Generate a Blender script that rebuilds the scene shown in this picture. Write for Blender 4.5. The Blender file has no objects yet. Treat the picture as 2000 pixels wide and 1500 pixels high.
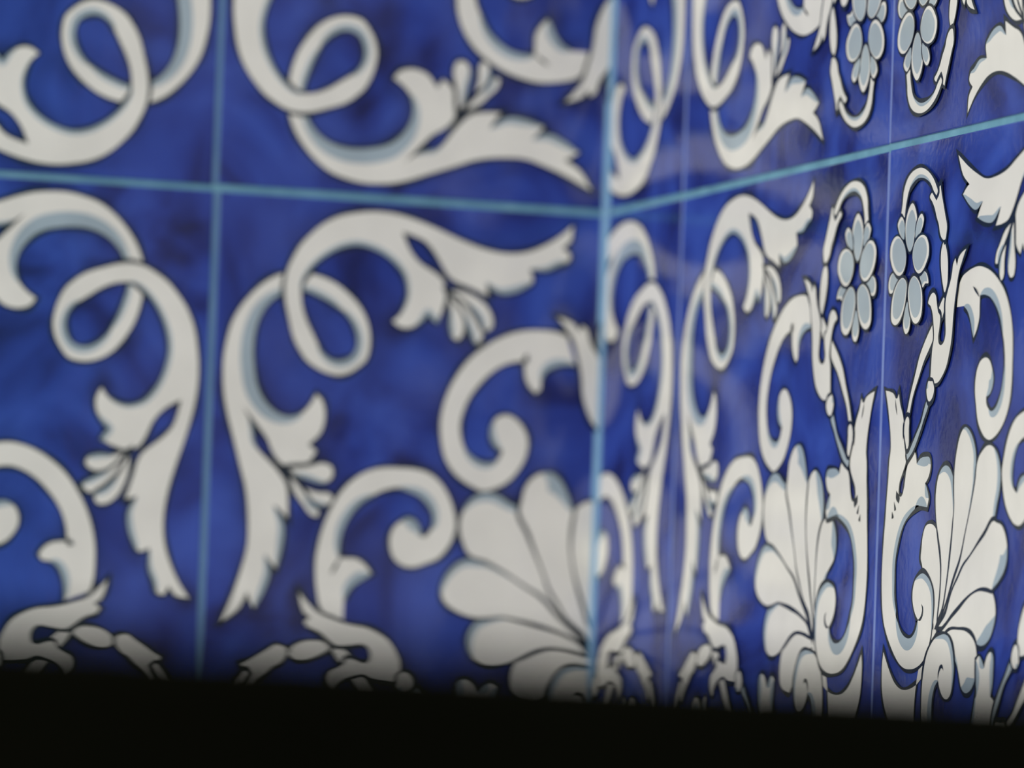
import bpy, bmesh, math
import numpy as np
from mathutils import Matrix, Vector
from mathutils.geometry import delaunay_2d_cdt

# ------------------------------------------------------------------ camera, world, sun, exposure
T = 0.15                       # width of one tile in metres
Q = 1.0961                     # height of a tile relative to its width
DL, DR = 0.71397, 0.40127      # distance of the nearest tile crossing from the corner, left and right wall (tiles)
F_PX = 18061.4
YAW, PITCH, ROLL = 0.319234, 0.0729914, 0.0354567
CAM = Vector((-5.22958, -15.32453, -1.49044)) * T

scene = bpy.context.scene
fwd = Vector((math.sin(YAW)*math.cos(PITCH), math.cos(YAW)*math.cos(PITCH), math.sin(PITCH)))
rgt0 = Vector((math.cos(YAW), -math.sin(YAW), 0))
up0 = rgt0.cross(fwd)
rgt = rgt0*math.cos(ROLL) + up0*math.sin(ROLL)
upv = -rgt0*math.sin(ROLL) + up0*math.cos(ROLL)
cd = bpy.data.cameras.new('camera')
cd.sensor_fit = 'HORIZONTAL'; cd.sensor_width = 36.0
cd.lens = F_PX/2000*36.0
cd.clip_start = 0.05; cd.clip_end = 100
cd.dof.use_dof = True
cd.dof.focus_distance = 14.70*T
cd.dof.aperture_fstop = cd.lens/(0.190*T*1000)
cam = bpy.data.objects.new('camera', cd); scene.collection.objects.link(cam)
m = Matrix((rgt, upv, -fwd)).transposed().to_4x4(); m.translation = CAM
cam.matrix_world = m
scene.camera = cam

world = bpy.data.worlds.new('world'); scene.world = world; world.use_nodes = True
bg = world.node_tree.nodes['Background']
bg.inputs['Color'].default_value = (1.0, 0.985, 0.95, 1); bg.inputs['Strength'].default_value = 0.60
sd = bpy.data.lights.new('daylight', 'SUN'); sd.energy = 1.05; sd.angle = math.radians(70); sd.color = (1, .985, .95)
sun = bpy.data.objects.new('daylight', sd); scene.collection.objects.link(sun)
sun.rotation_euler = Vector((0.86, 0.30, -0.42)).to_track_quat('-Z', 'Y').to_euler()
sun.location = (-1.5, -2, 1.5)
vs = scene.view_settings
vs.view_transform = 'Standard'; vs.look = 'None'; vs.gamma = 1; vs.use_curve_mapping = False
vs.exposure = 0.85

# ------------------------------------------------------------------ helpers
COL = scene.collection
def link(name, mesh, parent=None):
    o = bpy.data.objects.new(name, mesh); COL.objects.link(o)
    if parent: o.parent = parent
    return o

def base_mat(name):
    mt = bpy.data.materials.new(name); mt.use_nodes = True
    nt = mt.node_tree
    return mt, nt, nt.nodes['Principled BSDF']

def N(nt, typ, **kw):
    n = nt.nodes.new(typ)
    for k, v in kw.items():
        if k in n.inputs: n.inputs[k].default_value = v
        else: setattr(n, k, v)
    return n

def ramp(nt, fac, stops):
    r = nt.nodes.new('ShaderNodeValToRGB'); nt.links.new(fac, r.inputs['Fac'])
    e = r.color_ramp.elements
    while len(e) > 1: e.remove(e[0])
    e[0].position = stops[0][0]; e[0].color = (*stops[0][1], 1)
    for p, c in stops[1:]:
        x = e.new(p); x.color = (*c, 1)
    return r

GLOSS = dict(rough=0.10, ior=1.5)
def tile_coords(nt, amount=37.0):
    """position on the tile, moved by a random amount for every tile so that no two are brushed alike"""
    tc = N(nt, 'ShaderNodeTexCoord'); oi = N(nt, 'ShaderNodeObjectInfo')
    mul = N(nt, 'ShaderNodeVectorMath', operation='SCALE'); mul.inputs['Scale'].default_value = amount
    comb = N(nt, 'ShaderNodeCombineXYZ')
    for k in range(3): nt.links.new(oi.outputs['Random'], comb.inputs[k])
    nt.links.new(comb.outputs[0], mul.inputs[0])
    add = N(nt, 'ShaderNodeVectorMath', operation='ADD')
    nt.links.new(tc.outputs['Object'], add.inputs[0]); nt.links.new(mul.outputs[0], add.inputs[1])
    return add.outputs[0]

def glaze_bump(nt, b, vec, scale=26.0, strength=0.05):
    n = N(nt, 'ShaderNodeTexNoise', Scale=scale, Detail=2.0); nt.links.new(vec, n.inputs['Vector'])
    bp = N(nt, 'ShaderNodeBump', Strength=strength, Distance=0.001); nt.links.new(n.outputs['Fac'], bp.inputs['Height'])
    nt.links.new(bp.outputs['Normal'], b.inputs['Normal'])

def mat_blue():
    mt, nt, b = base_mat('cobalt_glaze')
    v = tile_coords(nt)
    # broad brush dabs: distorted noise, long in one direction
    n0 = N(nt, 'ShaderNodeTexNoise', Scale=2.2, Detail=1.0); nt.links.new(v, n0.inputs['Vector'])
    sc = N(nt, 'ShaderNodeVectorMath', operation='SCALE'); sc.inputs['Scale'].default_value = 0.9
    nt.links.new(n0.outputs['Color'], sc.inputs[0])
    ad = N(nt, 'ShaderNodeVectorMath', operation='ADD'); nt.links.new(v, ad.inputs[0]); nt.links.new(sc.outputs[0], ad.inputs[1])
    n1 = N(nt, 'ShaderNodeTexNoise', Scale=5.5, Detail=3.0, Roughness=0.55); nt.links.new(ad.outputs[0], n1.inputs['Vector'])
    vo = N(nt, 'ShaderNodeTexVoronoi', Scale=6.5, feature='SMOOTH_F1'); vo.inputs['Smoothness'].default_value = 0.35
    nt.links.new(ad.outputs[0], vo.inputs['Vector'])
    mx = N(nt, 'ShaderNodeMath', operation='MULTIPLY_ADD'); mx.inputs[1].default_value = 0.45
    nt.links.new(vo.outputs['Distance'], mx.inputs[0]); nt.links.new(n1.outputs['Fac'], mx.inputs[2])
    r = ramp(nt, mx.outputs[0], [(0.45, (.0056, .0086, .080)), (0.55, (.0090, .0172, .142)), (0.65, (.0145, .0315, .225)), (0.79, (.022, .051, .305)), (0.95, (.032, .073, .38))])
    at = N(nt, 'ShaderNodeAttribute', attribute_name='ink')
    n2 = N(nt, 'ShaderNodeTexNoise', Scale=9.0, Detail=1.0); nt.links.new(v, n2.inputs['Vector'])
    r2 = ramp(nt, n2.outputs['Fac'], [(0.42, (0.12,)*3), (0.68, (0.95,)*3)])
    ml = N(nt, 'ShaderNodeMath', operation='MULTIPLY'); nt.links.new(at.outputs['Fac'], ml.inputs[0]); nt.links.new(r2.outputs['Color'], ml.inputs[1])
    mix = N(nt, 'ShaderNodeMix', data_type='RGBA'); mix.inputs[7].default_value = (.0055, .0075, .070, 1)
    nt.links.new(ml.outputs[0], mix.inputs[0]); nt.links.new(r.outputs['Color'], mix.inputs[6])
    nt.links.new(mix.outputs[2], b.inputs['Base Color'])
    b.inputs['Roughness'].default_value = GLOSS['rough']; b.inputs['IOR'].default_value = GLOSS['ior']
    glaze_bump(nt, b, v, 60.0, 0.04)
    return mt

def mat_paint(name, colr, var=0.04, rough=0.12):
    mt, nt, b = base_mat(name)
    v = tile_coords(nt, 11.0)
    n = N(nt, 'ShaderNodeTexNoise', Scale=9.0, Detail=2.0); nt.links.new(v, n.inputs['Vector'])
    lo = tuple(c*(1-var) for c in colr); hi = tuple(min(1, c*(1+var)) for c in colr)
    r = ramp(nt, n.outputs['Fac'], [(0.35, lo), (0.65, hi)])
    nt.links.new(r.outputs['Color'], b.inputs['Base Color'])
    b.inputs['Roughness'].default_value = rough; b.inputs['IOR'].default_value = GLOSS['ior']
    glaze_bump(nt, b, v, 60.0, 0.03)
    return mt

def mat_grout():
    mt, nt, b = base_mat('teal_grout')
    tc = N(nt, 'ShaderNodeTexCoord')
    n = N(nt, 'ShaderNodeTexNoise', Scale=90.0, Detail=4.0); nt.links.new(tc.outputs['Object'], n.inputs['Vector'])
    r = ramp(nt, n.outputs['Fac'], [(0.3, (.095, .235, .325)), (0.5, (.125, .30, .40)), (0.7, (.165, .36, .47))])
    nt.links.new(r.outputs['Color'], b.inputs['Base Color']); b.inputs['Roughness'].default_value = 0.75
    n2 = N(nt, 'ShaderNodeTexNoise', Scale=900.0); nt.links.new(tc.outputs['Object'], n2.inputs['Vector'])
    bp = N(nt, 'ShaderNodeBump', Strength=0.15, Distance=0.0004); nt.links.new(n2.outputs['Fac'], bp.inputs['Height'])
    nt.links.new(bp.outputs['Normal'], b.inputs['Normal'])
    return mt

def mat_simple(name, lo, hi, scale, rough, spec=0.5):
    mt, nt, b = base_mat(name)
    tc = N(nt, 'ShaderNodeTexCoord')
    n = N(nt, 'ShaderNodeTexNoise', Scale=scale, Detail=4.0); nt.links.new(tc.outputs['Object'], n.inputs['Vector'])
    r = ramp(nt, n.outputs['Fac'], [(0.3, lo), (0.7, hi)])
    nt.links.new(r.outputs['Color'], b.inputs['Base Color']); b.inputs['Roughness'].default_value = rough
    b.inputs['Specular IOR Level'].default_value = spec
    return mt

M_BLUE = mat_blue()
M_WHITE = mat_paint('white_glaze', (.745, .727, .668))
M_GREY = mat_paint('grey_blue_wash', (.33, .405, .455), 0.08)
M_PALE = mat_paint('pale_grey_wash', (.37, .435, .465), 0.06)
M_INK = mat_paint('dark_outline', (.0055, .0125, .0155), 0.2)
M_CLAY = mat_simple('tile_clay', (.30, .36, .50), (.36, .42, .56), 40, 0.6)
M_GROUT = mat_grout()
M_PLASTER = mat_simple('grey_plaster', (.42, .41, .39), (.50, .49, .47), 6, 0.9)
M_FLOOR = mat_simple('stone_floor', (.16, .15, .14), (.22, .21, .195), 4, 0.6)
M_BLACK = mat_simple('shaded_black_paint', (.0022, .0022, .0010), (.0030, .0030, .0014), 25, 0.95, 0.02)  # black barrier paint, with the shadow it stands in put into the colour

# ------------------------------------------------------------------ the painted motif of one tile
# every line: group | colour | shaded stretches of its edge | closed outline, in 1/10000 of the tile,
# x to the right and y downwards from the crossing;  * = sharp point,  ~ = no outline drawn from here to the next point
MOTIF = """
curl_scroll|w|40,46,0.013;34,38,0.018;49,54,0.013;58,62,0.015|2563,6734* 2294,6693 2157,6573 2074,6313 2035,6051 2028,5819 2067,5551 2139,5280 2293,4938 2451,4694 2637,4513 2842,4380 3010,4316 3154,4286 3304,4272 3522,4268 3795,4275 4011,4319 4170,4402 4327,4550 4458,4766 4535,4988 4555,5134 4519,5318 4399,5527 4249,5674 4046,5759 3822,5830 3668,5828 3528,5775 3413,5654 3367,5493 3369,5361 3426,5224 3553,5114 3677,5053 3806,5090 3889,5180 3930,5341* 4013,5333 4107,5225 4145,5123 4111,4930 3987,4778 3860,4692 3667,4628 3483,4581 3284,4616 3116,4680 3086,4699 2814,4856 2625,5070 2501,5312 2451,5580 2452,5746* 2595,5749 2761,5749 2921,5833 3051,5970* 2942,6047 2828,6108 2653,6258 2565,6433*~
curl_scroll'|w|32,36,0.009;51,55,0.012;27,31,0.01|6487,2007* 6267,1953 6029,1941 5746,1956 5464,2020 5186,2133 4946,2277 4636,2539 4476,2752 4336,3005 4243,3272 4208,3551 4237,3795 4303,4037 4424,4227 4619,4389 4849,4501 5040,4565 5227,4515 5486,4388 5685,4182 5808,3946 5827,3716 5764,3555 5635,3414 5480,3332 5330,3339 5201,3419 5131,3570 5147,3717 5237,3835 5371,3902* 5301,4037 5135,4119 4983,4102 4791,4013 4654,3873 4590,3696 4573,3517 4629,3285 4734,3067 4895,2862 5076,2688 5297,2546 5483,2479 5709,2442* 5723,2556 5748,2719 5820,2847 5937,2947* 6020,2886 6034,2754 6095,2619 6242,2521 6430,2470 6657,2458*~
leaf_scroll|w|65,77,0.024;26,29,0.011;31,34,0.011;41,44,0.005;77,81,0.008|2494,1583* 2245,1417 1960,1310 1697,1267 1446,1273 1214,1302 986,1404 761,1571 539,1803 365,2081 276,2370 225,2697 228,2981 259,3264 327,3544 444,3904 583,4335 711,4726 777,5201 778,5647 675,6049 552,6411 350,6881* 654,6649 809,6359* 861,6494 941,6628* 1105,6345 1202,6025 1097,5746* 1204,5862 1320,5963* 1408,5618 1422,5292 1222,4961* 1355,5044 1490,5159* 1478,4868 1430,4626 1263,4415 1080,4254 916,4115 827,3966 791,3789 719,3614 599,3425* 754,3580 929,3766 1066,3921 1157,4095 1255,4229 1352,4305 1484,4347 1660,4347* 1788,4284 1860,4223 1965,4072* 1812,3982* 1920,3895 2027,3784 2086,3618 2086,3414 2024,3255 1927,3178* 1822,3346 1698,3475 1515,3549 1309,3535 1139,3454 975,3308 855,3111 787,2830 758,2588 765,2303 845,2014 1002,1778 1209,1620 1430,1551 1671,1538 1879,1600 2164,1715 2394,1849*~
loop|w|13,23,0.011|1500,2337* 1718,2635 1928,2763 2117,2826 2305,2849 2490,2807 2672,2699 2816,2561 2864,2363 2855,2151 2790,1942 2670,1753 2475,1567*~ 2336,1803* 2413,1865 2550,2020 2633,2212 2631,2375 2571,2509 2462,2588 2296,2629 2155,2604 2011,2514 1893,2365*~
leaf_scroll'|w|65,79,0.007;28,31,0.007;32,36,0.01;56,61,0.008|1581,2480* 1480,2306 1374,1986 1295,1664 1284,1421 1323,1223 1408,1039 1530,836 1690,664 1924,471 2199,333 2569,247 2849,214 3224,226 3508,275 3698,322 4079,439 4461,573 4843,683 5128,733 5412,742 5695,701 5974,595 6253,440 6520,235* 6482,476 6335,600* 6492,723 6457,799 6289,866 6084,968 5753,969* 5808,1172 5680,1269 5438,1373 5212,1385 4950,1227* 4997,1438* 4776,1360 4585,1297 4414,1249 4259,1159 4160,1033 4060,891 3961,766 3824,642 3613,556 3386,503* 3468,678 3588,852 3764,1006 3975,1109 4149,1230 4212,1374 4217,1505 4185,1638 4135,1804 4084,1930* 4007,1877 3909,1776* 3819,1887 3673,1993 3506,2035 3393,2016 3268,1941* 3386,1845 3473,1693 3521,1502 3495,1315 3433,1172 3334,1062 3160,933 2874,810 2591,760 2312,809 2038,938 1820,1097 1678,1252 1591,1404 1579,1567 1607,1778 1691,2001 1831,2238 1932,2412*~
trefoil'|w|1,3,0.007|4231,1390* 4318,1663 4322,1991 4394,2151 4471,2171 4560,2060 4518,1735 4367,1497
trefoil'|w|1,3,0.007|4269,1404* 4565,1732 4690,2020 4821,2218 4920,2098 4823,1800 4615,1565 4402,1413
trefoil'|w|1,3,0.007|4307,1402* 4644,1580 4851,1799 4991,1996 5084,1950 5097,1818 4995,1627 4801,1490 4543,1405
trefoil|w|5,7,0.007|1439,4382* 1809,4340 2132,4267 2255,4318 2271,4463 2190,4549 1817,4526 1581,4456
trefoil|w|5,7,0.007|1487,4437* 1729,4652 2012,4736 2255,4757 2295,4828 2206,4914 1973,4925 1736,4815 1561,4644
trefoil|w|5,7,0.007|1499,4501* 1593,4740 1760,4935 1915,5090 2028,5109 2043,5027 1927,4927 1781,4772 1634,4616
shell|w|10,15,0.024|7164,6927* 7092,6732 6999,6540 6887,6250 6776,5928 6699,5605 6655,5279 6675,5014 6737,4812 6905,4665 7070,4634 7231,4700 7370,4818 7462,5005 7489,5233 7450,5434* 7357,5608 7273,5848 7235,6217 7235,6584 7290,6780 7371,7041*~
shell|w|11,15,0.022;17,21,0.007|7413,7104* 7290,6780 7235,6584 7235,6217 7273,5848 7357,5608 7472,5448 7594,5387 7759,5365 7612,5385 7776,5386 7940,5420 8068,5540 8140,5731 8125,5898 8057,6005 7945,6082 7811,6161 7664,6309 7548,6520 7497,6760 7534,7025 7628,7218*~
shell|w||5658,7580 5704,7813 5834,7902 6000,7937 6156,7956 6232,7897 6358,7817 6501,7531 6627,7417 6817,7382 7039,7377 7261,7389 7266,7220* 7212,7151 6993,7095 6773,7049 6496,7025 6275,7030 6088,7082 5918,7182 5734,7335
shell|w|3,10,0.012|5635,7311 5411,7367 5188,7372 4970,7275 4876,7149 4839,6984 4880,6812 4997,6667 5222,6578 5445,6550 5665,6569 5940,6609 6159,6655 6616,6778 6943,6914 7191,7126* 7080,7120 6883,7072 6607,7031 6330,7024 6088,7082 5839,7207
shell|w|12,22,0.01|7136,7131* 6943,6914 6616,6778 6287,6676 6083,6629 5665,6569 5445,6550 5222,6578 4945,6588 4726,6542 4617,6499 4435,6387 4352,6278 4324,6164 4364,6027 4483,5850 4688,5698 4766,5674 4931,5675 5151,5687 5421,5793 5637,5905 5852,6017 6067,6163 6207,6249 6516,6453 6732,6599 6893,6751 7107,6966*
shell|w|12,19,0.013|7159,7095* 6860,6755 6516,6453 6249,6212 5852,6017 5421,5793 5097,5659 4879,5613 4794,5555 4702,5399 4644,5240 4635,5077 4681,4909 4776,4752 4923,4641 5089,4592 5307,4621 5520,4731 5725,4810* 5918,5185 6059,5501 6212,5817 6331,6071 6500,6288 6658,6506 6841,6656 7054,6904*
shell|w|13,18,0.028|7160,7062* 6971,6744 6841,6656 6658,6506 6500,6288 6331,6071 6212,5817 6059,5501 5918,5185 5725,4810 5751,4709 5804,4476 5952,4300 6119,4219 6250,4207 6332,4231 6449,4318 6573,4501 6704,4815* 6663,5048 6655,5279 6699,5605 6776,5928 6887,6250 6999,6540 7092,6732 7164,6927*
calyx|w||7465,9488* 7615,9341 7788,9150 7940,8928 8024,8678 8043,8470 8025,8198 7965,7931 7838,7671 7676,7484 7493,7299 7364,7143 7402,7105 7105,7402 7143,7364 7299,7493 7484,7676 7671,7838 7931,7965 8198,8025 8470,8043 8678,8024 8928,7940 9150,7788 9341,7615 9488,7465* 9529,7610 9533,7778 9487,8061 9360,8288 9186,8471 8471,9186 8288,9360 8061,9487 7778,9533 7610,9529
volute|w|38,45,0.018;44,54,0.012;25,33,0.01;53,56,0.014;62,66,0.014;57,59,0.012|3616,9769* 3848,9648 4079,9556 4308,9481 4512,9460 4646,9499 4926,9523 5206,9565 5543,9600 5824,9642 6082,9668 6348,9676 6574,9654 6801,9613 7029,9521 7202,9382 7376,9191 7516,9005 7645,8785 7718,8571 7747,8294 7732,8022 7661,7757 7566,7596 7425,7475 7261,7389 7040,7343 6819,7331 6628,7383 6502,7497 6407,7676 6368,7850 6395,8017 6468,8181 6588,8255 6711,8260 6835,8213 6949,8116 7037,7988* 7185,8076 7280,8238 7295,8407 7259,8582 7164,8764 7049,8879 6877,8982 6706,9068 6425,9096 6144,9090 5960,9022 5762,8903 5611,8746 5497,8517 5417,8285 5381,8083 5394,7912 5412,7740* 5286,7684 5172,7746 5056,7860* 5025,7795 4929,7685 4798,7640 4718,7672 4674,7914 4692,8117 4758,8264* 4644,8310 4580,8367* 4634,8533 4730,8644 4838,8719 4960,8759 5082,8798 5175,8858 5213,8940 5162,9032 5005,9013 4865,8889 4746,8780 4603,8708 4459,8671 4342,8768 4170,8854 4099,8913* 3995,8975 3854,9093 3692,9171* 3756,9241 3753,9311* 3692,9386 3643,9564
volute'|w|38,45,0.018;44,54,0.012;25,33,0.01;53,56,0.014;62,66,0.014;57,59,0.012|9719,3586* 9598,3818 9506,4049 9431,4278 9410,4482 9449,4616 9473,4896 9515,5176 9550,5513 9592,5794 9618,6052 9626,6318 9604,6544 9563,6771 9471,6999 9332,7172 9141,7346 8955,7486 8735,7615 8521,7688 8244,7717 7972,7702 7707,7631 7546,7536 7425,7395 7339,7231 7293,7010 7281,6789 7333,6598 7447,6472 7626,6377 7800,6338 7967,6365 8131,6438 8205,6558 8210,6681 8163,6805 8066,6919 7938,7007* 8026,7155 8188,7250 8357,7265 8532,7229 8714,7134 8829,7019 8932,6847 9018,6676 9046,6395 9040,6114 8972,5930 8853,5732 8696,5581 8467,5467 8235,5387 8033,5351 7862,5364 7690,5382* 7634,5256 7696,5142 7810,5026* 7745,4995 7635,4899 7590,4768 7622,4688 7864,4644 8067,4662 8214,4728* 8260,4614 8317,4550* 8483,4604 8594,4700 8669,4808 8709,4930 8748,5052 8808,5145 8890,5183 8982,5132 8963,4975 8839,4835 8730,4716 8658,4573 8621,4429 8718,4312 8804,4140 8863,4069* 8925,3965 9043,3824 9121,3662* 9191,3726 9261,3723* 9336,3662 9514,3613
volute|k||7045,7994* 6985,7864 6903,7814 6807,7854* 6871,7766 6993,7782 7059,7884*
volute'|k||7944,7015* 7814,6955 7764,6873 7804,6777* 7716,6841 7732,6963 7834,7029*
volute|k||5112,9141* 5232,8973 5308,9017* 5224,9147
volute'|k||9091,5082* 8923,5202 8967,5278* 9097,5194
volute|k||5266,9229* 5394,9130 5408,9198*
volute'|k||9179,5236* 9080,5364 9148,5378*
volute|k||5409,9298* 5502,9223 5521,9307*
volute'|k||9248,5379* 9173,5472 9257,5491*
volute|k||3752,9318* 3868,9258 4006,9209* 3912,9277
volute'|k||9268,3722* 9208,3838 9159,3976* 9227,3882
volute|k||4094,8914* 4202,8879 4392,8901* 4222,8932
volute'|k||8864,4064* 8829,4172 8851,4362* 8882,4192
curl_scroll|k||2302,6025* 2343,5905 2416,5799 2481,5726* 2430,5831 2374,5935
curl_scroll'|k||5761,2324* 5688,2394 5672,2477* 5766,2456
stem|w||4011,8767* 3732,8622 3461,8443 3190,8265 3011,8077 2865,7887 2755,7728* 2871,7649 2976,7700 3092,7831 3258,8053 3525,8300 3793,8531 3995,8631*
stem'|w||8717,3981* 8572,3702 8393,3431 8215,3160 8027,2981 7837,2835 7678,2725* 7599,2841 7650,2946 7781,3062 8003,3228 8250,3495 8481,3763 8581,3965*
stem|h||4574,8608* 4362,8354 4151,8102 3935,7953 3854,7886* 3886,7814 4134,7994 4348,8185 4561,8421 4684,8666* 4592,8709
stem'|h||8558,4544* 8304,4332 8052,4121 7903,3905 7836,3824* 7764,3856 7944,4104 8135,4318 8371,4531 8616,4654* 8659,4562
stem|w||4294,8842* 4170,8837 4072,8778 4047,8712* 4079,8650 4236,8641 4516,8665 4524,8716*
stem'|w||8792,4264* 8787,4140 8728,4042 8662,4017* 8600,4049 8591,4206 8615,4486 8666,4494*
stem|w|6,7,0.006|3548,7752 3617,7610 3709,7567 3817,7624 3874,7788 3782,7882 3691,7902 3594,7850
stem'|w|6,7,0.006|7702,3518 7560,3587 7517,3679 7574,3787 7738,3844 7832,3752 7852,3661 7800,3564
branch|w||2557,7493* 2442,7352 2372,7224 2562,7222 2669,7296 2732,7358* 2639,7417
branch'|w||7443,2527* 7302,2412 7174,2342 7172,2532 7246,2639 7308,2702* 7367,2609
branch|w||2298,7705 2364,7902 2429,7947 2480,7840 2586,7744 2758,7677 2972,7639 3111,7693 3332,7722 3521,7738* 3550,7616 3627,7541* 3617,7407 3527,7213 3402,7056 3209,6941 2991,6861 2697,6822 2478,6776 2314,6725 2151,6674 2043,6617 1917,6512 1802,6406 1742,6339* 1793,6541 1862,6668 1970,6725* 1853,6803* 1936,6896 2024,6921 2154,6975 2313,7095 2431,7167 2677,7160 3000,7156 3049,7209 3081,7324 3048,7421 2957,7454 2829,7416 2652,7399 2590,7490 2486,7551 2348,7615
branch'|w||7655,2268 7852,2334 7897,2399 7790,2450 7694,2556 7627,2728 7589,2942 7643,3081 7672,3302 7688,3491* 7566,3520 7491,3597* 7357,3587 7163,3497 7006,3372 6891,3179 6811,2961 6772,2667 6726,2448 6675,2284 6624,2121 6567,2013 6462,1887 6356,1772 6289,1712* 6491,1763 6618,1832 6675,1940* 6753,1823* 6846,1906 6871,1994 6925,2124 7045,2283 7117,2401 7110,2647 7106,2970 7159,3019 7274,3051 7371,3018 7404,2927 7366,2799 7349,2622 7440,2560 7501,2456 7565,2318
bead_chain|w||1579,7334 1670,7224 1843,7140 2034,7115 2222,7137 2322,7229 2222,7306 2050,7390 1857,7443 1679,7426
bead_chain'|w||7284,1549 7174,1640 7090,1813 7065,2004 7087,2192 7179,2292 7256,2192 7340,2020 7393,1827 7376,1649
bead_chain|w||1553,7337 1523,7424 1438,7517 1311,7580 1208,7675 1054,7792 957,7904 876,8014 832,7950 837,7847 897,7723 918,7663* 785,7642 740,7558* 850,7507 1025,7405 1200,7304 1373,7213 1458,7228 1544,7270
bead_chain'|w||7287,1523 7374,1493 7467,1408 7530,1281 7625,1178 7742,1024 7854,927 7964,846 7900,802 7797,807 7673,867 7613,888* 7592,755 7508,710* 7457,820 7355,995 7254,1170 7163,1343 7178,1428 7220,1514
arch|w|13,18,0.005|1041,9275* 897,9231 730,9196 569,9073 480,8910 429,8674 424,8434 476,8189 584,7940 721,7757 827,7672 880,7724* 803,7851 706,7962 626,8141 574,8385 571,8591 624,8792 713,8955 854,9045 997,9100 1109,9117*
arch'|w|13,18,0.005|9225,1011* 9181,867 9146,700 9023,539 8860,450 8624,399 8384,394 8139,446 7890,554 7707,691 7622,797 7674,850* 7801,773 7912,676 8091,596 8335,544 8541,541 8742,594 8905,683 8995,824 9050,967 9067,1079*
flower|f||918,8780 1042,8613 1169,8559 1253,8592 1419,8645 1560,8717 1628,8830 1520,8979 1381,9045 1210,9062 1050,8991
flower'|f||8730,888 8563,1012 8509,1139 8542,1223 8595,1389 8667,1530 8780,1598 8929,1490 8995,1351 9012,1180 8941,1020
flower|f||1087,9264 1164,9135 1246,9093 1309,9104 1421,9120 1366,9271 1280,9366 1186,9410 1147,9379
flower'|f||9214,1057 9085,1134 9043,1216 9054,1279 9070,1391 9221,1336 9316,1250 9360,1156 9329,1117
flower|f||1104,8333 1191,8239 1264,8266 1349,8343 1419,8473 1440,8574 1332,8591 1205,8528
flower'|f||8283,1074 8189,1161 8216,1234 8293,1319 8423,1389 8524,1410 8541,1302 8478,1175
flower|f||1900,9565 1960,9691 2071,9739 2175,9694 2185,9536 2091,9407 1986,9279
flower'|f||9515,1870 9641,1930 9689,2041 9644,2145 9486,2155 9357,2061 9229,1956
flower|f||2023,8345 1955,8147 2022,8004 2138,7941 2142,8094 2192,8192 2106,8269
flower'|f||8295,1993 8097,1925 7954,1992 7891,2108 8044,2112 8142,2162 8219,2076
flower|f||2374,8853 2546,8981 2702,9007 2833,8883 2785,8751 2641,8706 2468,8775
flower'|f||8803,2344 8931,2516 8957,2672 8833,2803 8701,2755 8656,2611 8725,2438
flower|f||1363,9393 1438,9194 1574,9026 1701,8975 1845,9016 1938,9145 1955,9282 1896,9461 1784,9611 1643,9695 1507,9691 1401,9580
flower'|f||9343,1333 9144,1408 8976,1544 8925,1671 8966,1815 9095,1908 9232,1925 9411,1866 9561,1754 9645,1613 9641,1477 9530,1371
flower|f||1423,8216 1481,8057 1622,7958 1733,7964 1839,8056 1932,8183 1975,8384 1921,8527 1802,8641 1675,8681 1555,8631 1453,8470
flower'|f||8166,1393 8007,1451 7908,1592 7914,1703 8006,1809 8133,1902 8334,1945 8477,1891 8591,1772 8631,1645 8581,1525 8420,1423
flower|f||2000,9070 2052,9307 2200,9483 2421,9565 2592,9548 2675,9383 2645,9213 2531,9052 2401,8961 2235,8908 2100,8904
flower'|f||9020,1970 9257,2022 9433,2170 9515,2391 9498,2562 9333,2645 9163,2615 9002,2501 8911,2371 8858,2205 8854,2070
flower|f||2005,8621 2086,8768 2240,8822 2412,8770 2587,8667 2702,8484 2696,8347 2614,8219 2393,8172 2221,8223 2077,8374
flower'|f||8571,1975 8718,2056 8772,2210 8720,2382 8617,2557 8434,2672 8297,2666 8169,2584 8122,2363 8173,2191 8324,2047
""".strip().split('\n')

def smooth(pts, n=4):
    K = len(pts); out = []; idx = []; op = []
    for i in range(K):
        p0, p1, p2, p3 = pts[i-1], pts[i], pts[(i+1) % K], pts[(i+2) % K]
        idx.append(len(out))
        def tan(a, b, c):
            la = math.hypot(b[0]-a[0], b[1]-a[1])+1e-6; lc = math.hypot(c[0]-b[0], c[1]-b[1])+1e-6
            return [((b[k]-a[k])/la*lc+(c[k]-b[k])/lc*la)/(la+lc) for k in (0, 1)]
        L = math.hypot(p2[0]-p1[0], p2[1]-p1[1]); ch = [p2[0]-p1[0], p2[1]-p1[1]]
        t1 = ch if p1[2] else [c*L for c in tan(p0, p1, p2)]
        t2 = ch if p2[2] else [c*L for c in tan(p1, p2, p3)]
        for k in range(n):
            t = k/n; h1 = 2*t**3-3*t*t+1; h2 = t**3-2*t*t+t; h3 = -2*t**3+3*t*t; h4 = t**3-t*t
            out.append((h1*p1[0]+h2*t1[0]+h3*p2[0]+h4*t2[0], h1*p1[1]+h2*t1[1]+h3*p2[1]+h4*t2[1]))
            op.append(p1[3])
    return out, idx, op

NAMES = {'curl_scroll': 'curl_scroll', "curl_scroll'": 'curl_scroll', 'leaf_scroll': 'ribbon_scroll', 'loop': 'ribbon_scroll',
         "leaf_scroll'": 'ribbon_scroll', 'trefoil': 'trefoil', "trefoil'": 'trefoil', 'shell': 'shell', 'calyx': 'calyx', "calyx'": 'calyx',
         'volute': 'volute', "volute'": 'volute', 'stem': 'flower_stem', 'branch': 'flower_stem', 'bead_chain': 'flower_stem', 'arch': 'flower_stem',
         'flower': 'flower'}
DZ = 0.00002                   # height of one coat of paint (tile units)
W_INK = 0.0068
parts = {}                      # key -> (verts, faces, material index)
edge_pts = []; tips = []

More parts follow.
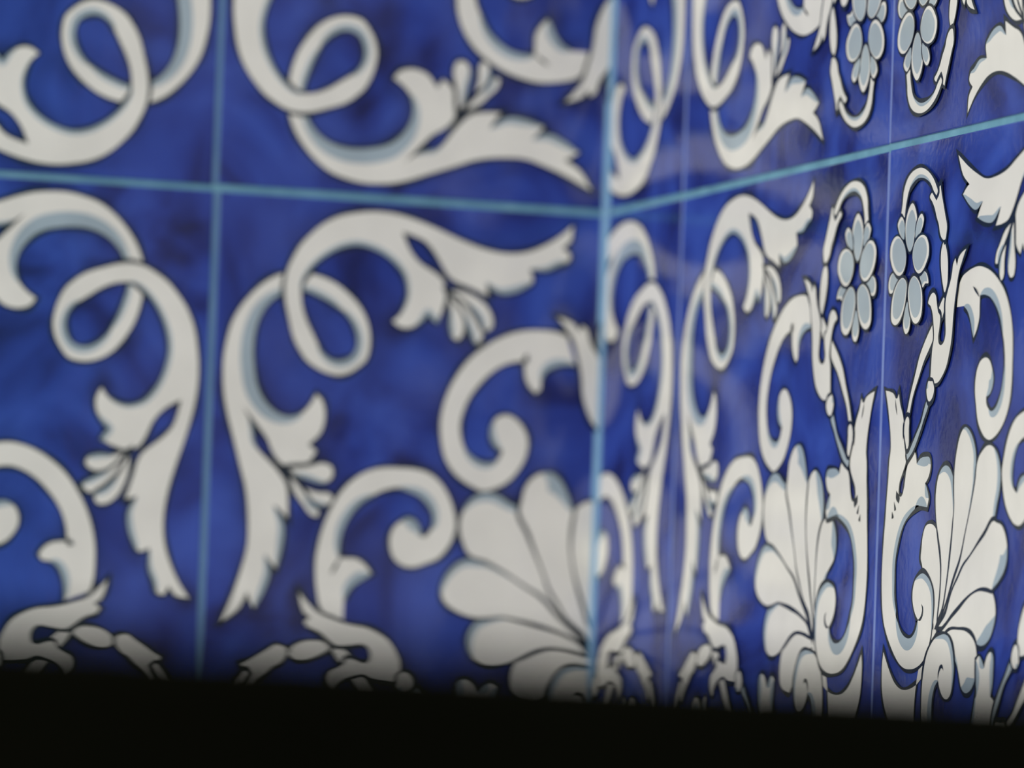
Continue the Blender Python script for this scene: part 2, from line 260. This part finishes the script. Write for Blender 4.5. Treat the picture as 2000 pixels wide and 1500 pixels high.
def key_of(g):
    second = g.endswith("'")
    nm = NAMES.get(g, NAMES.get(g.rstrip("'")))
    if nm in ('ribbon_scroll', 'shell', 'calyx'): second = False
    return nm, second

for li, line in enumerate(MOTIF):
    g, colr, sh, txt = line.split('|')
    ctrl = []
    for t in txt.split():
        c = '*' in t; o = '~' in t
        a, b = t.replace('*', '').replace('~', '').split(',')
        ctrl.append((int(a)/10000, int(b)/10000, c, o))
    p, idx, op = smooth(ctrl)
    n = len(p)
    area = sum(p[i][0]*p[(i+1) % n][1]-p[(i+1) % n][0]*p[i][1] for i in range(n))
    sg = 1 if area > 0 else -1
    nrm = []
    for i in range(n):
        a, b, c = p[i-1], p[i], p[(i+1) % n]
        d1 = Vector((b[0]-a[0], b[1]-a[1])); d2 = Vector((c[0]-b[0], c[1]-b[1]))
        d1 = d1.normalized() if d1.length > 1e-9 else d2.normalized(); d2 = d2.normalized() if d2.length > 1e-9 else d1
        n1 = Vector((d1.y, -d1.x))*sg; n2 = Vector((d2.y, -d2.x))*sg
        s = n1+n2
        s = s.normalized() if s.length > 1e-6 else n1
        nrm.append(s/max(0.42, s.dot(n1)))
    V, Fc, MI = parts.setdefault(key_of(g), ([], [], []))
    z0 = (2+li*3)*DZ
    def put(pts, z):
        k = len(V)
        V.extend((x-0.5, 0.5-y, z) for x, y in pts)
        return k
    def fill(pts, z, mi):
        r = delaunay_2d_cdt([Vector(q) for q in pts], [], [list(range(len(pts)))], 1, 1e-7)
        k = put([(q.x, q.y) for q in r[0]], z)
        for t in r[2]:
            Fc.append(tuple(k+q for q in t)); MI.append(mi)
    if colr == 'k':
        fill(p, z0+2*DZ, 1); continue
    # ink outline, slightly uneven like a brush line
    wk = W_INK*(0.68 if colr == 'f' else 1.0)
    w = [wk*(0.85+0.35*math.sin(i*0.31+li*1.7)*math.sin(i*0.113+li)) for i in range(n)]
    k = put(p, z0); k2 = put([(p[i][0]+nrm[i].x*w[i], p[i][1]+nrm[i].y*w[i]) for i in range(n)], z0)
    for i in range(n):
        if op[i]: continue
        j = (i+1) % n
        Fc.append((k+i, k+j, k2+j, k2+i)); MI.append(1)
    # body colour
    base = 0
    fill(p, z0+DZ, 3 if colr == 'h' else 0)
    # washes
    if colr == 'f':                                   # flower petals: grey with a white rim on the outer side
        cx = sum(q[0] for q in p)/n; cy = sum(q[1] for q in p)/n
        fc = (0.160, 0.883) if not g.endswith("'") else (0.875, 0.157)
        dx, dy = fc[0]-cx, fc[1]-cy; dl = math.hypot(dx, dy)+1e-6
        e = [(cx+(x-cx)*0.86+dx/dl*0.0045, cy+(y-cy)*0.86+dy/dl*0.0045) for x, y in p]
        fill(e, z0+2*DZ, 3)
    elif sh:
        for s in sh.split(';'):
            a, b, wd = s.split(','); a = int(a); b = min(int(b), len(idx)-1); wd = float(wd)
            i0, i1 = idx[a], idx[b]
            if i1 <= i0+1: continue
            ii = list(range(i0, i1+1))
            k = put([p[i] for i in ii], z0+2*DZ)
            inner = []
            for q, i in enumerate(ii):
                h = wd*max(0.0, math.sin(math.pi*q/(len(ii)-1)))**0.75
                nn = nrm[i].normalized()
                inner.append((p[i][0]-nn.x*h, p[i][1]-nn.y*h))
            k2 = put(inner, z0+2*DZ)
            for q in range(len(ii)-1):
                Fc.append((k+q, k+q+1, k2+q+1, k2+q)); MI.append(2)
    tips += [(c[0], c[1]) for c in ctrl if c[2] and not c[3]]
    edge_pts += [p[i] for i in range(0, n, 1) if not op[i]]
EDGE = np.array(edge_pts)

def new_mesh(name, V, Fc, MI, mats):
    me = bpy.data.meshes.new(name); me.from_pydata(V, [], Fc)
    for mt in mats: me.materials.append(mt)
    me.polygons.foreach_set('material_index', np.array(MI, dtype=np.int32))
    # every painted face looks out of the tile
    me.update()
    bm = bmesh.new(); bm.from_mesh(me)
    for f in bm.faces:
        if f.normal.z < 0: f.normal_flip()
    bm.to_mesh(me); bm.free()
    return me

ORN = [(nm, new_mesh(nm, *d, [M_WHITE, M_INK, M_GREY, M_PALE])) for (nm, sec), d in parts.items()]

# ------------------------------------------------------------------ the tile body
GAP = 0.0105; THICK = 0.05; BEV = 0.0022; RECESS = 0.0028
def tile_body():
    G = 72
    h = 0.5-GAP/2
    xs = [-h, -h+BEV*0.35] + [-h+BEV+(2*h-2*BEV)*i/G for i in range(G+1)] + [h-BEV*0.35, h]
    def zz(c):
        d = h-abs(c)
        return 0.0 if d >= BEV-1e-9 else -BEV*(1-math.sqrt(max(0, 1-((BEV-d)/BEV)**2)))
    n = len(xs); V = []
    for y in xs:
        for x in xs: V.append((x, y, min(zz(x), zz(y))))
    Fc = [(j*n+i, j*n+i+1, (j+1)*n+i+1, (j+1)*n+i) for j in range(n-1) for i in range(n-1)]
    MI = [0]*len(Fc)
    ring = [i for i in range(n)] + [j*n+n-1 for j in range(1, n)] + [(n-1)*n+i for i in range(n-2, -1, -1)] + [j*n for j in range(n-2, 0, -1)]
    b0 = len(V)
    for r in ring: V.append((V[r][0], V[r][1], -THICK))
    L = len(ring)
    for i in range(L):
        j = (i+1) % L
        Fc.append((ring[j], ring[i], b0+i, b0+j)); MI.append(1)
    Fc.append(tuple(b0+i for i in reversed(range(L)))); MI.append(1)
    me = bpy.data.meshes.new('tile'); me.from_pydata(V, [], Fc)
    me.materials.append(M_BLUE); me.materials.append(M_CLAY)
    me.polygons.foreach_set('material_index', np.array(MI, dtype=np.int32))
    # cobalt gathers along the painted lines
    P = np.array(V)[:, :2]; pu = np.stack([P[:, 0]+.5, .5-P[:, 1]], -1)
    d = np.full(len(pu), 9.0)
    for i in range(0, len(EDGE), 400):
        q = EDGE[i:i+400]
        d = np.minimum(d, np.sqrt(((pu[:, None, :]-q[None])**2).sum(-1)).min(1))
    at = me.attributes.new('ink', 'FLOAT', 'POINT')
    tp = np.array(tips)
    dt = np.sqrt(((pu[:, None, :]-tp[None])**2).sum(-1)).min(1)
    at.data.foreach_set('value', np.clip(0.80*np.exp(-(d/0.020)**1.3)+0.75*np.exp(-(dt/0.028)**2), 0, 1).astype('f'))
    me.update()
    return me
TILE = tile_body()

def cut_mesh(me, co, no, fill):
    bm = bmesh.new(); bm.from_mesh(me)
    r = bmesh.ops.bisect_plane(bm, geom=bm.verts[:]+bm.edges[:]+bm.faces[:], dist=1e-6, plane_co=co, plane_no=no, clear_outer=True)
    if fill:
        ed = [g for g in r['geom_cut'] if isinstance(g, bmesh.types.BMEdge)]
        f = bmesh.ops.triangle_fill(bm, edges=ed, use_beauty=False)
        for g in f['geom']:
            if isinstance(g, bmesh.types.BMFace): g.material_index = 1
    out = me.copy(); bm.to_mesh(out); nf = len(bm.faces); bm.free()
    return out if nf else None

# ------------------------------------------------------------------ the two walls, their grout and their tiles
def box_mesh(name, lo, hi, mats, bevel=0.0, mi=None):
    bm = bmesh.new()
    r = bmesh.ops.create_cube(bm, size=1)
    for v in r['verts']:
        v.co = Vector([lo[k]+(v.co[k]+.5)*(hi[k]-lo[k]) for k in range(3)])
    if bevel: bmesh.ops.bevel(bm, geom=bm.edges[:], offset=bevel, segments=4, profile=0.5, affect='EDGES')
    me = bpy.data.meshes.new(name); bm.to_mesh(me); bm.free()
    for mt in mats: me.materials.append(mt)
    return me

FLOOR_Z = CAM.z-1.25
Z_TOP, Z_BOT = 2*Q*T, -2*Q*T
def wall_mesh(name, axis):
    """slab of grout behind the tiles, plaster above and below it"""
    bm = bmesh.new()
    t0 = RECESS*T
    ext = 3.0
    for (za, zb, mi, off) in ((FLOOR_Z, Z_BOT, 1, 0.0), (Z_BOT, Z_TOP, 0, t0), (Z_TOP, Z_TOP+1.1, 1, 0.0)):
        r = bmesh.ops.create_cube(bm, size=1)
        for v in r['verts']:
            s, d, z = v.co
            if axis == 'L':
                v.co = Vector((-ext if s < 0 else 0.25, off if d < 0 else 0.2, za if z < 0 else zb))
            else:
                v.co = Vector((off if d < 0 else 0.2, -ext if s < 0 else off, za if z < 0 else zb))
        for f in {f for v in r['verts'] for f in v.link_faces}: f.material_index = mi
    bmesh.ops.recalc_face_normals(bm, faces=bm.faces[:])
    me = bpy.data.meshes.new(name); bm.to_mesh(me); bm.free()
    me.materials.append(M_GROUT); me.materials.append(M_PLASTER)
    o = link(name, me); o['kind'] = 'structure'
    return o
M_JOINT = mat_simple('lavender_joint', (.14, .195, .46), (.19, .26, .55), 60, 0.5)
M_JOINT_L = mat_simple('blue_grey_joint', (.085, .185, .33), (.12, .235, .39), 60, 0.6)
M_SEAL = mat_simple('pale_blue_corner_seal', (.13, .27, .44), (.17, .33, .50), 60, 0.6)
wall_left = wall_mesh('wall_left', 'L'); wall_right = wall_mesh('wall_right', 'R')
wall_left['label'] = 'left wall of blue and white painted tiles, out of focus'
wall_right['label'] = 'right wall of blue and white painted tiles running toward the viewer'
wall_left['category'] = wall_right['category'] = 'wall'

RW = {'L': Matrix(((1, 0, 0), (0, 0, -1), (0, 1, 0))), 'R': Matrix(((0, 0, -1), (-1, 0, 0), (0, 1, 0)))}
# (columns: index -> parity decides the turn of the tile)
import random
rnd = random.Random(5)
cut_cache = {}
def put_tile(wall, i, j):
    left = i % 2 != 0; top = j % 2 == 0
    kq = {(False, False): 0, (True, False): -1, (True, True): 2, (False, True): 1}[(left, top)]
    Rz = Matrix.Rotation(kq*math.pi/2, 3, 'Z')
    s = i+0.5; z = (j+0.5)*Q
    js, jz, jr = rnd.uniform(-.0012, .0012), rnd.uniform(-.001, .001), rnd.uniform(-.0012, .0012)
    if wall == 'L' and j >= 0: js -= 0.0035
    if wall == 'R' and j >= 0: js -= 0.002
    s += js; z += jz
    if wall == 'L': loc = Vector((-DL+s, 0, z)); cut = 0.5+(DL-s-0.5)-GAP*0.55 if i == 0 else None
    else: loc = Vector((0, -DR-s, z)); cut = 0.5+(DR+s-0.5)-GAP*0.55 if i == -1 else None
    R = RW[wall] @ Rz
    sc = (1, Q, 1) if kq % 2 == 0 else (Q, 1, 1)
    tile_me, orns = TILE, ORN
    if cut is not None:
        key = (wall, kq, round(cut, 4))
        # plane in wall axes: keep x < cut on the left wall, x > -cut on the right wall
        no_w = Vector((1, 0, 0)) if wall == 'L' else Vector((-1, 0, 0))
        no = Rz.transposed() @ no_w; co = no*cut
        tile_me = cut_mesh(TILE, co, no, True)
        orns = [(nm, c) for nm, c in ((nm, cut_mesh(me, co, no, False)) for nm, me in ORN) if c]
    wl = wall_left if wall == 'L' else wall_right
    o = link('tile', tile_me, wl)
    R = R @ Matrix.Rotation(jr, 3, 'Z')
    o.matrix_world = Matrix.Translation(loc*T) @ R.to_4x4() @ Matrix.Diagonal((sc[0]*T, sc[1]*T, sc[2]*T, 1))
    for nm, me in orns:
        c = link(nm, me, o)
for j in (1, 0, -1, -2):
    for i in (0, -1, -2): put_tile('L', i, j)
    for i in (-1, 0, 1, 2): put_tile('R', i, j)

# bluer filler in the upright joints, and the pale bead of filler down the corner
for wl, cols in ((wall_left, (-2, -1, 0)), (wall_right, (0, 1, 2))):
    for i in cols:
        for j in (1, 0, -1, -2):
            w = GAP*0.62*T; d = RECESS*T
            za, zb = (j*Q+GAP*0.8)*T, ((j+1)*Q-GAP*0.8)*T
            if wl is wall_left:
                sh = -0.0035 if j >= 0 else 0.0
                x = (-DL+i+sh)*T
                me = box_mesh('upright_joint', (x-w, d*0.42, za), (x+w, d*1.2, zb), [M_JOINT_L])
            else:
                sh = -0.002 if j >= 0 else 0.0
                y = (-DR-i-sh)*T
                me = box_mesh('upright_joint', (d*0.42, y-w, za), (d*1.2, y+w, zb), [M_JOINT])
            link('upright_joint', me, wl)
ca, cb = 0.0095*T, 0.017*T
V = []
for z in (Z_BOT, Z_TOP):
    for k in range(7):
        a = k/6*math.pi/2
        V.append((-ca*(1-math.sin(a)), -cb*(1-math.cos(a)), z))
    V.append((0.0006, 0.0006, z))
Fc = [(k, k+1, k+9, k+8) for k in range(7)] + [(7, 0, 8, 15), tuple(range(7, -1, -1)), tuple(range(8, 16))]
me = bpy.data.meshes.new('corner_seal'); me.from_pydata(V, [], Fc); me.materials.append(M_SEAL)
bm = bmesh.new(); bm.from_mesh(me); bmesh.ops.recalc_face_normals(bm, faces=bm.faces[:]); bm.to_mesh(me); bm.free()
link('corner_seal', me, wall_right)

# ------------------------------------------------------------------ floor and the black barrier in the foreground
fl = link('floor', box_mesh('floor', (-3.0, -3.6, FLOOR_Z-0.1), (0.2, 0.2, FLOOR_Z), [M_FLOOR])); fl['kind'] = 'structure'
fl['label'] = 'grey stone floor below the tiled walls'; fl['category'] = 'floor'

dist = 8.2*T
ed = CAM + (fwd - upv*(530.0/F_PX))*dist        # a point on the top edge of the barrier
px, py, pz = ed
root = bpy.data.objects.new('black_barrier', None); COL.objects.link(root)
root.location = (px, py, FLOOR_Z); root.rotation_euler = (0, 0, math.radians(12.7))
root['label'] = 'black out of focus barrier rail across the bottom foreground'; root['category'] = 'barrier'
Hh = pz-FLOOR_Z
link('panel', box_mesh('panel', (-0.45, 0.0, 0.06), (0.45, 0.022, Hh-0.03), [M_BLACK], 0.002), root)
link('top_rail', box_mesh('top_rail', (-0.47, -0.012, Hh-0.034), (0.47, 0.034, Hh), [M_BLACK], 0.006), root)
link('bottom_rail', box_mesh('bottom_rail', (-0.47, -0.010, 0.04), (0.47, 0.032, 0.09), [M_BLACK], 0.004), root)
for sx in (-0.44, 0.44):
    link('post', box_mesh('post', (sx-0.022, -0.010, 0.02), (sx+0.022, 0.032, Hh-0.03), [M_BLACK], 0.004), root)
    link('foot', box_mesh('foot', (sx-0.03, -0.14, 0.0), (sx+0.03, 0.16, 0.025), [M_BLACK], 0.006), root)
